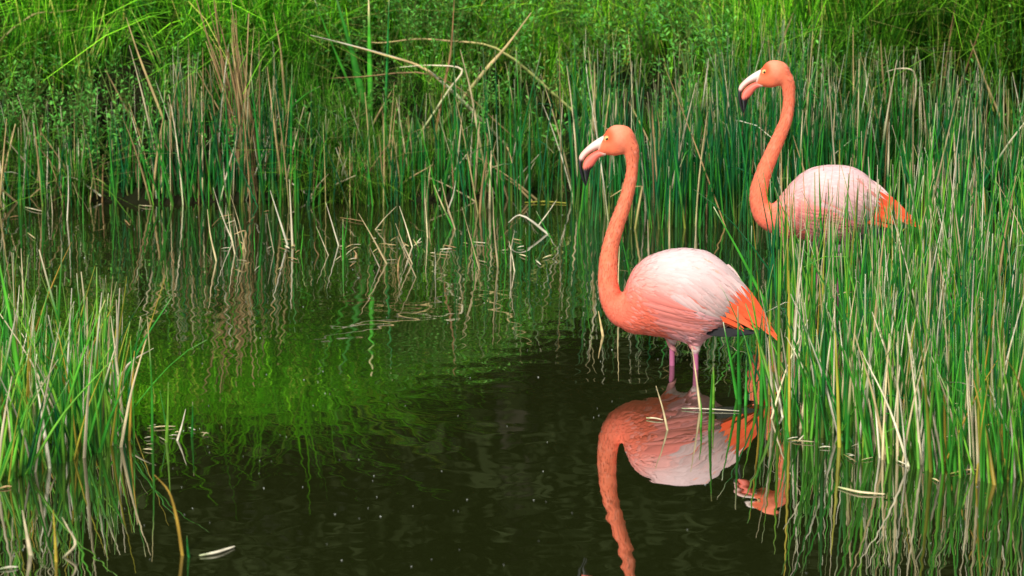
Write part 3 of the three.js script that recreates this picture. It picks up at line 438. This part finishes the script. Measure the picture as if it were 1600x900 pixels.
    b = mix(b, PK.lilac, smooth(0.7, 0.98, v) * smooth(0.3, 0.6, u) * 0.8);
    b = mix(b, PK.white, 0.8 * smooth(0.55, 0.75, u) * smooth(0.75, 0.55, v));
    b = mix(b, PK.coral, smooth(0.46, 0.08, u - 0.34 * (v - 0.45) + 0.03 * n1));
    b = mix(b, PK.orange, smooth(0.76, 0.84, u) * smooth(0.58, 0.68, v)); b = mix(b, PK.pink, (B.pinker ?? 0) * (0.75 + 0.5 * n2));
    let c = b; const R = neck[Math.round(k * (neck.length - 1))][2];
    if (k < 0.985 && dist < R + 6) { const q = smooth(0.99, 0.84, k); let nc = mix(PK.neck, PK.neckPale, 0.5 * smooth(0.2, 1, noise(x * 0.18, y * 0.1, 2)) + 0.15); nc = mix(nc, PK.coral, smooth(0.6, 0.95, k)); c = mix(b, nc, q); }
    const hx = (x - B.head.eye[0]) / hs, hy = (y - B.head.eye[1]) / hs;
    if (hy < 34 && hx < 32 && hx > -30) { let hc = mix(PK.neck, PK.neckPale, smooth(0, 28, hx - hy * 0.6) * 0.55); hc = mix(hc, PK.orange, 0.75 * smooth(16, 6, Math.hypot(hx + 1, hy + 5))); hc = mix(hc, PK.cream, smooth(-5, -9, hx + 0.3 * hy) * 0.95); c = mix(hc, c, Math.max(smooth(24, 34, hy), smooth(16, 32, hx))); }
    return mul(c, jit);
  };
  const net = surfaceNet((x, y, z) => f(x, y, z), [Math.min(nx0, head(925, 220)[0]) - 6, head(960, 196)[1] - 4, -66], [x1 + 6, bed + 8, 66], 1.7);
  const pos = [], nor = [], col = [];
  for (let i = 0; i < net.P.length; i += 3) { const [x, y, z] = [net.P[i], net.P[i + 1], net.P[i + 2]], g = grad(x, y, z); pos.push(...loc([x, y, z])); nor.push(g.x, -g.y, g.z); col.push(...colour(x, y, z)); }
  const idx = net.idx; for (let i = 0; i < idx.length; i += 3) { const t = idx[i + 1]; idx[i + 1] = idx[i + 2]; idx[i + 2] = t; }  // y is turned over
  const body = new THREE.BufferGeometry(); body.setAttribute('position', new THREE.Float32BufferAttribute(pos, 3)); body.setAttribute('normal', new THREE.Float32BufferAttribute(nor, 3)); body.setAttribute('color', new THREE.Float32BufferAttribute(col, 3)); body.setIndex(idx);
  mesh('body', body, plume, root);
  // feathers: thin vanes that follow the body and lift a little at their tips
  function feather(mb, x, y, z, dir, len, w, lift, c, seg = 4) {
    let p = V(x, y, z), dv = dir.clone(), rows = [];
    for (let k = 0; k <= seg; k++) {
      const g = grad(p.x, p.y, p.z); dv.addScaledVector(g, -dv.dot(g)).normalize(); const side = V().crossVectors(g, dv), s = k / seg, hw = w * Math.pow(Math.sin(Math.PI * clamp(0.14 + 0.8 * s)), 0.7) * (k === seg ? 0.35 : 1), up = 0.3 + lift * s;
      rows.push([-1, 0, 1].map((e) => { const q = [p.x + side.x * hw * e + g.x * (up - 0.25 * w * 0.3 * e * e), p.y + side.y * hw * e + g.y * (up - 0.25 * w * 0.3 * e * e), p.z + side.z * hw * e + g.z * (up - 0.25 * w * 0.3 * e * e)], nn = V(g.x, g.y, g.z).addScaledVector(side, 0.35 * e).addScaledVector(dv, 0.15 * s).normalize(), tone = (e ? 1 : 0.97) * (0.93 + 0.09 * s); return mb.v(loc(q), [nn.x, -nn.y, nn.z], mul(c, tone)); }));
      p.addScaledVector(dv, len / seg); const d = f(p.x, p.y, p.z); if (Math.abs(d) < 12) p.addScaledVector(grad(p.x, p.y, p.z), -d);
    }
    for (let k = 0; k < seg; k++) for (let e = 0; e < 2; e++) mb.i.push(rows[k][e], rows[k][e + 1], rows[k + 1][e], rows[k][e + 1], rows[k + 1][e + 1], rows[k + 1][e]);
  }
  const small = new MB(), neckMB = new MB(), wingL = new MB(), wingR = new MB();
  const tri = idx.length / 3, area = new Float32Array(tri); let total = 0; for (let t = 0; t < tri; t++) { const [a, b, c] = [0, 1, 2].map((q) => V(...net.P.slice(idx[t * 3 + q] * 3, idx[t * 3 + q] * 3 + 3))); total += b.sub(a).cross(c.sub(a)).length(); area[t] = total; }
  const spot = () => { const q = r() * total; let lo = 0, hi = tri - 1; while (lo < hi) { const m = (lo + hi) >> 1; if (area[m] < q) lo = m + 1; else hi = m; } let a = r(), b = r(); if (a + b > 1) { a = 1 - a; b = 1 - b; } const [p, q1, q2] = [0, 1, 2].map((e) => net.P.slice(idx[lo * 3 + e] * 3, idx[lo * 3 + e] * 3 + 3)); return [0, 1, 2].map((e) => p[e] + (q1[e] - p[e]) * a + (q2[e] - p[e]) * b); };
  for (let k = 0; k < 9000; k++) {
    const [x, y, z] = spot(), u = (x - x0) / (x1 - x0), v = (y - top(clamp(x, x0, x1))) / Math.max(4, bot(clamp(x, x0, x1)) - top(clamp(x, x0, x1))), [kk, dist, ki] = neckAt(x, y); if (y > B.foot[1] - 44 && legs.some((L) => y > L.hip + 8)) continue;
    const c = mul(colour(x, y, z), 0.93 + 0.13 * r());
    if (y < B.head.eye[1] + 30 * hs && x < B.head.eye[0] + 34 * hs) continue;
    if (dist < neck[ki][2] + 4 && kk < 0.93) { const a = neck[Math.max(0, ki - 1)], b = neck[Math.min(neck.length - 1, ki + 1)]; if (r() < 0.75) feather(neckMB, x, y, z, V(b[0] - a[0] + gauss(r) * 0.8, b[1] - a[1] + gauss(r) * 0.8, gauss(r)).normalize(), 3.5 + 2 * r(), 0.8, 1.0, mix(c, PK.neckPale, 0.15 + 0.4 * r() * r()), 2); continue; }
    const wing = u > 0.24 && u < 0.93 && v < 0.82 && Math.abs(z) > 6, drop = lerp(0.15, 1.25, smooth(0.45, 0.95, u)) * smooth(-0.1, 0.4, v) + 0.22 + (v > 0.6 ? -0.15 : 0);
    if (wing && k % 3 === 0) continue;
    const dir = V(Math.cos(drop) , Math.sin(drop), 0).add(V(0.12 * gauss(r), 0.12 * gauss(r), 0)).normalize(), streak = r() < 0.03 && v < 0.6 && u > 0.35 ? mix(c, [0.9, 0.3, 0.15], 0.55) : r() < 0.2 ? mix(c, PK.white, 0.2) : c;
    if (wing) feather(z > 0 ? wingL : wingR, x, y, z, dir, 18 + 12 * u + 8 * r(), 3.2 + 1.6 * r(), 0.4 + 0.5 * r(), streak, 4);
    else feather(small, x, y, z, dir, 9 + 5 * r(), 1.8 + 1.0 * r(), 0.5 + 0.7 * r(), streak, 3);
  }
  const zAt = (x, y) => { const xc = clamp(x, x0, x1 - 14), t = top(xc), b = bot(xc), q = clamp((y - (t + b) / 2) / Math.max(1, (b - t) / 2), -0.97, 0.97); return wid(xc) * (1 - 0.12 * q) * Math.sqrt(1 - q * q); };
  const bm = B.wingMap ?? ((x, y) => [x, y]);
  // the long plumes of the folded wing: a pale upper fall and a pink lower lobe over it
  for (const sd of [1, -1]) for (const lobe of [0, 1]) for (let k = 0; k < (lobe ? 210 : 240); k++) {
    const e = r(), g = r(), mb = sd > 0 ? wingL : wingR; let a, b, c, w, lift;
    if (lobe === 0) { b = [lerp(1118, 1168, e) + 3 * gauss(r), lerp(506, 457, e) + 4 * gauss(r)]; a = [lerp(1030, 1108, e) + 6 * gauss(r), lerp(446, 404, e) + 4 * gauss(r)]; const q = k < 150 ? 0.55 * g : 0.15 * g; a = mix([...a, 0], [...b, 0], q); c = mix(PK.white, PK.blush, r() * r() * 0.95); if (r() < 0.035) c = mix(c, PK.coral, 0.7); c = mul(c, 0.84 + 0.2 * r()); w = 2.6 + 1.6 * r(); lift = 1.6 + 2 * r(); if (k > 180) { b = mix([...a, 0], [...b, 0], 0.5 + 0.35 * r()); } }
    else { b = [lerp(1122, 1070, Math.abs(e * 2 - 1)) + 4 * gauss(r), lerp(474, 526, e) + 3 * gauss(r)]; a = [lerp(1000, 1030, e) + 18 * g + 7 * gauss(r), lerp(446, 512, e) + 6 * gauss(r)]; const q = k < 130 ? 0.6 * g : 0.1 * g; a = mix([...a, 0], [...b, 0], q); c = mix(mix(PK.pink, PK.lilac, e), PK.white, 0.05 + 0.6 * r() * r()); c = mul(c, 0.86 + 0.2 * r()); c = mix(c, PK.coral, 0.65 * smooth(1068, 1008, a[0])); w = 2.8 + 1.8 * r(); lift = 2.5 + 2.5 * r(); }
    const A = bm(a[0], a[1]), Q = bm(b[0], b[1]), L = Math.hypot(Q[0] - A[0], Q[1] - A[1]); if (L < 6) continue;
    c = mix(c, PK.pink, (B.pinker ?? 0) * 0.7); feather(mb, A[0], A[1], sd * zAt(...A), V((Q[0] - A[0]) / L, (Q[1] - A[1]) / L, 0), L, w * B.tail.scale, lift, c, 7);
  }
  mesh('body_feathers', small.geo(), plume, root); mesh('neck_feathers', neckMB.geo(), plume, root); mesh('wing', wingL.geo(), plume, root); mesh('wing', wingR.geo(), plume, root);
  // tail and folded flight feathers: root, tip, half-width, sideways place
  const tc = Math.cos(B.tail.turn), ts = Math.sin(B.tail.turn), tl = (x, y) => { const a = (x - 1155) * B.tail.scale, b = (y - 460) * B.tail.scale; return [B.tail.at[0] + a * tc - b * ts, B.tail.at[1] + a * ts + b * tc]; };
  function quill(name, a, b, w, za, zb, c, bow) {
    const mb = new MB(), pts = []; for (let k = 0; k <= 7; k++) { const s = k / 7, q = tl(lerp(a[0], b[0], s), lerp(a[1], b[1], s) - bow * Math.sin(Math.PI * s)); pts.push(loc([q[0], q[1], lerp(za, zb, s)])); }
    const t = V(pts[7][0] - pts[0][0], pts[7][1] - pts[0][1], 0).normalize(), ac = V(-t.y, t.x, 0.5).normalize(), n0 = mb.p.length / 3;
    mb.blade(pts, (s) => w * 1.2 * B.tail.scale / S * Math.pow(Math.sin(Math.PI * clamp(0.2 + 0.78 * s)), 0.8) * (1 - 0.25 * s), (s) => mul(c, 0.92 + 0.1 * s), ac);
    const nz = 1; for (let k = n0; k < mb.p.length / 3; k++) { const e = (k - n0) % 2 ? 0.4 : -0.4; const nn = V(ac.x * e, ac.y * e + 0.6, nz).normalize(); mb.n[k * 3] = nn.x; mb.n[k * 3 + 1] = nn.y; mb.n[k * 3 + 2] = nn.z; }
    mesh(name, mb.geo(), plume, root);
  }
  for (const s of [1, -1]) {
    [[[1146, 446], [1216, 531], 5.5], [[1142, 456], [1208, 522], 5.5], [[1150, 440], [1200, 502], 5], [[1138, 462], [1196, 513], 6], [[1130, 470], [1184, 509], 6], [[1124, 474], [1172, 508], 6], [[1118, 480], [1160, 507], 6], [[1112, 486], [1148, 508], 6], [[1116, 476], [1166, 504], 5], [[1128, 464], [1190, 508], 5], [[1140, 452], [1212, 526], 4], [[1120, 484], [1154, 506], 5], [[1146, 452], [1190, 500], 5.5], [[1122, 478], [1178, 510], 5], [[1134, 462], [1202, 518], 5], [[1114, 484], [1160, 510], 5], [[1144, 448], [1206, 512], 5], [[1130, 470], [1172, 504], 5]].forEach(([a, b, w], i) => quill('tail_feather', a, b, w * 0.85, s * (zAt(...tl(...a)) - 1 + 0.15 * i), s * (4 + 0.45 * zAt(...tl(a[0] + 8, a[1])) + 0.5 * i), mul(mix(PK.orange, [0.84, 0.18, 0.06], 0.6 * r() * r()), 0.8 + 0.3 * r()), 3));
    [[[1106, 508], [1184, 514], 5.5], [[1104, 511], [1172, 517], 5.5], [[1102, 512], [1154, 519], 4], [[1112, 505], [1186, 513], 3.5]].forEach(([a, b, w], i) => quill('flight_feather', a, b, w, s * (34 + i), s * (26 - 3 * i), PK.black, -1));
    for (let i = 0; i < 22; i++) { const e = i / 21, a = [lerp(1094, 1136, e), lerp(448, 424, e) + 4 * gauss(r)], b = [lerp(1122, 1168, e) + 2 * gauss(r), lerp(504, 456, e) + 3 * gauss(r)]; quill('tertial_feather', a, b, 3.6 + 1.4 * r(), s * (zAt(...tl(...a)) + 1.5), s * (zAt(...tl(...b)) + 4), mul(mix(PK.white, PK.blush, 0.3 * r()), 0.94 + 0.08 * r()), 3); }
  }
  // the bill: two halves as lofts between an upper and a lower line
  function mandible(name, rows, colourAt) {
    const mb = new MB(), n = 14, ring = rows.map(([ux, uy, lx, ly, w], k) => { const a = head(ux, uy), b = head(lx, ly), c = [(a[0] + b[0]) / 2, (a[1] + b[1]) / 2], e = [(a[0] - b[0]) / 2, (a[1] - b[1]) / 2], len = Math.hypot(...e) + 1e-6; return Array.from({ length: n }, (_, j) => { const q = j / n * 2 * Math.PI, cy = Math.cos(q), sz = Math.sin(q); const P = [c[0] + e[0] * cy, c[1] + e[1] * cy, w * hs * sz], nn = V(e[0] / len * cy * w, -e[1] / len * cy * w, sz * len / hs).normalize(); return mb.v(loc(P), [nn.x, nn.y, nn.z], colourAt(k / (rows.length - 1), cy, (c[0] + e[0] * cy - B.head.eye[0]) / hs, (c[1] + e[1] * cy - B.head.eye[1]) / hs)); }); });
    for (let k = 0; k + 1 < ring.length; k++) for (let j = 0; j < n; j++) { const j2 = (j + 1) % n, [a, b, c, d] = [ring[k][j], ring[k][j2], ring[k + 1][j2], ring[k + 1][j]]; mb.i.push(a, c, b, a, d, c); }
    for (let j = 1; j + 1 < n; j++) mb.i.push(ring[ring.length - 1][0], ring[ring.length - 1][j + 1], ring[ring.length - 1][j]);
    mesh(name, mb.geo(), billMat, root);
  }
  const dense = (rows, m) => { const out = []; for (let k = 0; k < m; k++) { const s = k / (m - 1) * (rows.length - 1), i = Math.min(rows.length - 2, Math.floor(s)), t = s - i, g = (q, c) => rows[clamp(q, 0, rows.length - 1)][c]; out.push(rows[0].map((_, c) => { const p0 = g(i - 1, c), p1 = g(i, c), p2 = g(i + 1, c), p3 = g(i + 2, c); return 0.5 * (2 * p1 + (p2 - p0) * t + (2 * p0 - 5 * p1 + 4 * p2 - p3) * t * t + (3 * p1 - p0 - 3 * p2 + p3) * t * t * t); })); } return out; };
  mandible('upper_bill', dense([[942, 216, 942, 237, 10], [932, 221.5, 934, 237, 9], [920, 229.8, 925, 240, 8], [910.5, 238.5, 915.5, 246.5, 7.5], [904.2, 246.5, 910, 254, 7], [902.3, 256, 907.5, 262.5, 6.2], [903, 268, 909.5, 271, 5.5], [906.5, 281, 912, 282, 4.2], [912, 293, 914.5, 293.5, 2]], 34), (s, cy, x, y) => { let c = mix(PK.cream, [0.82, 0.47, 0.40], smooth(2, 24, y + 2 * cy)); c = mix(c, PK.black, smooth(-0.9, -0.96, cy) * smooth(0.12, 0.3, s)); return mix(c, PK.black, smooth(29, 34, y - 0.25 * (x + 42) * 1.2)); });
  mandible('lower_bill', dense([[943, 237.5, 944, 247, 8.5], [934, 238, 937, 249, 8.5], [925, 241.2, 932, 253, 8.5], [916, 247.6, 926, 262, 8], [910.5, 255, 921, 269, 7.2], [908.5, 263.5, 919.2, 275, 6], [910, 272, 918, 281, 4.5], [912.5, 283, 916, 288, 3], [914, 291, 915, 292, 1.5]], 34), (s, cy, x, y) => { let c = mix(mix(PK.cream, [0.8, 0.5, 0.35], 0.4), [0.85, 0.17, 0.12], smooth(0.0, 0.14, s)); return mix(c, PK.black, smooth(43.5, 47.5, y + 0.28 * (x + 32))); });
  for (const s of [1, -1]) { const e = head(945.2, 219.8); let z = 0; while (f(e[0], e[1], z) < 0 && z < 40) z += 0.2; const eye = mesh('eye', new THREE.SphereGeometry(3.3 * hs / S, 20, 14), irisMat, root); eye.position.set(...loc([e[0], e[1], s * (z - 1.1 * hs)])); const pupil = mesh('pupil', new THREE.SphereGeometry(2.1 * hs / S, 14, 10), pupilMat, eye); pupil.position.set(0, 0, s * 1.95 * hs / S); const ringM = mesh('eye_ring', new THREE.TorusGeometry(3.7 * hs / S, 0.9 * hs / S, 8, 22), plumeRing, eye); ringM.position.set(0, 0, s * 0.6 * hs / S); }
  return root;
}
const plumeRing = new THREE.MeshStandardMaterial({ color: new THREE.Color(0.85, 0.42, 0.2), roughness: 0.7 });
flamingo({
  seed: 301, swing: 44, foot: [1068, 574], label: 'nearer flamingo in open water, pink white back and two legs showing',
  body: [[966, 470, 490, 14], [975, 456, 507, 24], [982, 436, 512, 30], [990, 421, 516, 36], [1000, 411, 519, 42], [1013, 402, 522, 47], [1040, 393, 526, 54], [1064, 390, 531, 57], [1090, 392, 532, 56], [1105, 396, 527, 53], [1120, 405, 518, 49], [1136, 418, 508, 42], [1150, 432, 501, 33], [1162, 447, 495, 23], [1172, 463, 490, 13], [1180, 478, 486, 5]],
  neck: [[969, 222, 17.5], [981.5, 235, 14], [985, 262, 10.2], [981, 292, 10.6], [973, 322, 11.6], [961, 355, 12.6], [952, 388, 13.6], [949, 420, 15], [950, 448, 16.2], [957, 472, 18.5], [971, 488, 22], [990, 490, 27]],
  head: { eye: [945, 220], scale: 1, turn: 0 }, tail: { at: [1155, 460], turn: 0, scale: 1 },
  legs: [{ x: 1050, hip: 526, z: -14, slant: 1 }, { x: 1086, hip: 532, z: 14, slant: 1 }],
});
flamingo({
  seed: 302, pinker: 0.36, wingMap: (x, y) => { const u = (x - 968) / (1180 - 968), X = 1198 + u * 194, v = y < 460 ? (y - 390) / 142 : (y - 390) / 142; return [X, 261 + v * 117 - 4 * u]; }, foot: [1290, 453], label: 'farther flamingo with its lower body hidden by the right reed bed',
  body: [[1196, 326, 346, 12], [1204, 322, 355, 21], [1211, 317, 360, 27], [1220, 306, 364, 33], [1236, 287, 368, 42], [1248, 276, 371, 47], [1260, 268, 374, 51], [1276, 263, 377, 53], [1292, 261, 379, 53], [1306, 261, 378, 52], [1320, 262, 375, 49], [1334, 266, 370, 44], [1348, 274, 363, 38], [1364, 289, 355, 29], [1380, 308, 348, 18], [1392, 321, 342, 8]],
  neck: [[1211, 118, 15.5], [1224, 130, 12.6], [1228.5, 155, 10.2], [1224, 190, 10.4], [1214, 216, 11.2], [1201, 246, 12.4], [1190, 274, 13.4], [1184, 298, 14], [1185, 320, 15], [1194, 338, 17], [1210, 345, 20], [1226, 345, 24]],
  head: { eye: [1189, 115], scale: 0.89, turn: 0.04 }, tail: { at: [1374, 312], turn: -0.24, scale: 0.84 },
  legs: [{ x: 1274, hip: 374, z: -13, slant: 1 }, { x: 1306, hip: 376, z: 13, slant: 1 }],
});

renderer.render(scene, camera);
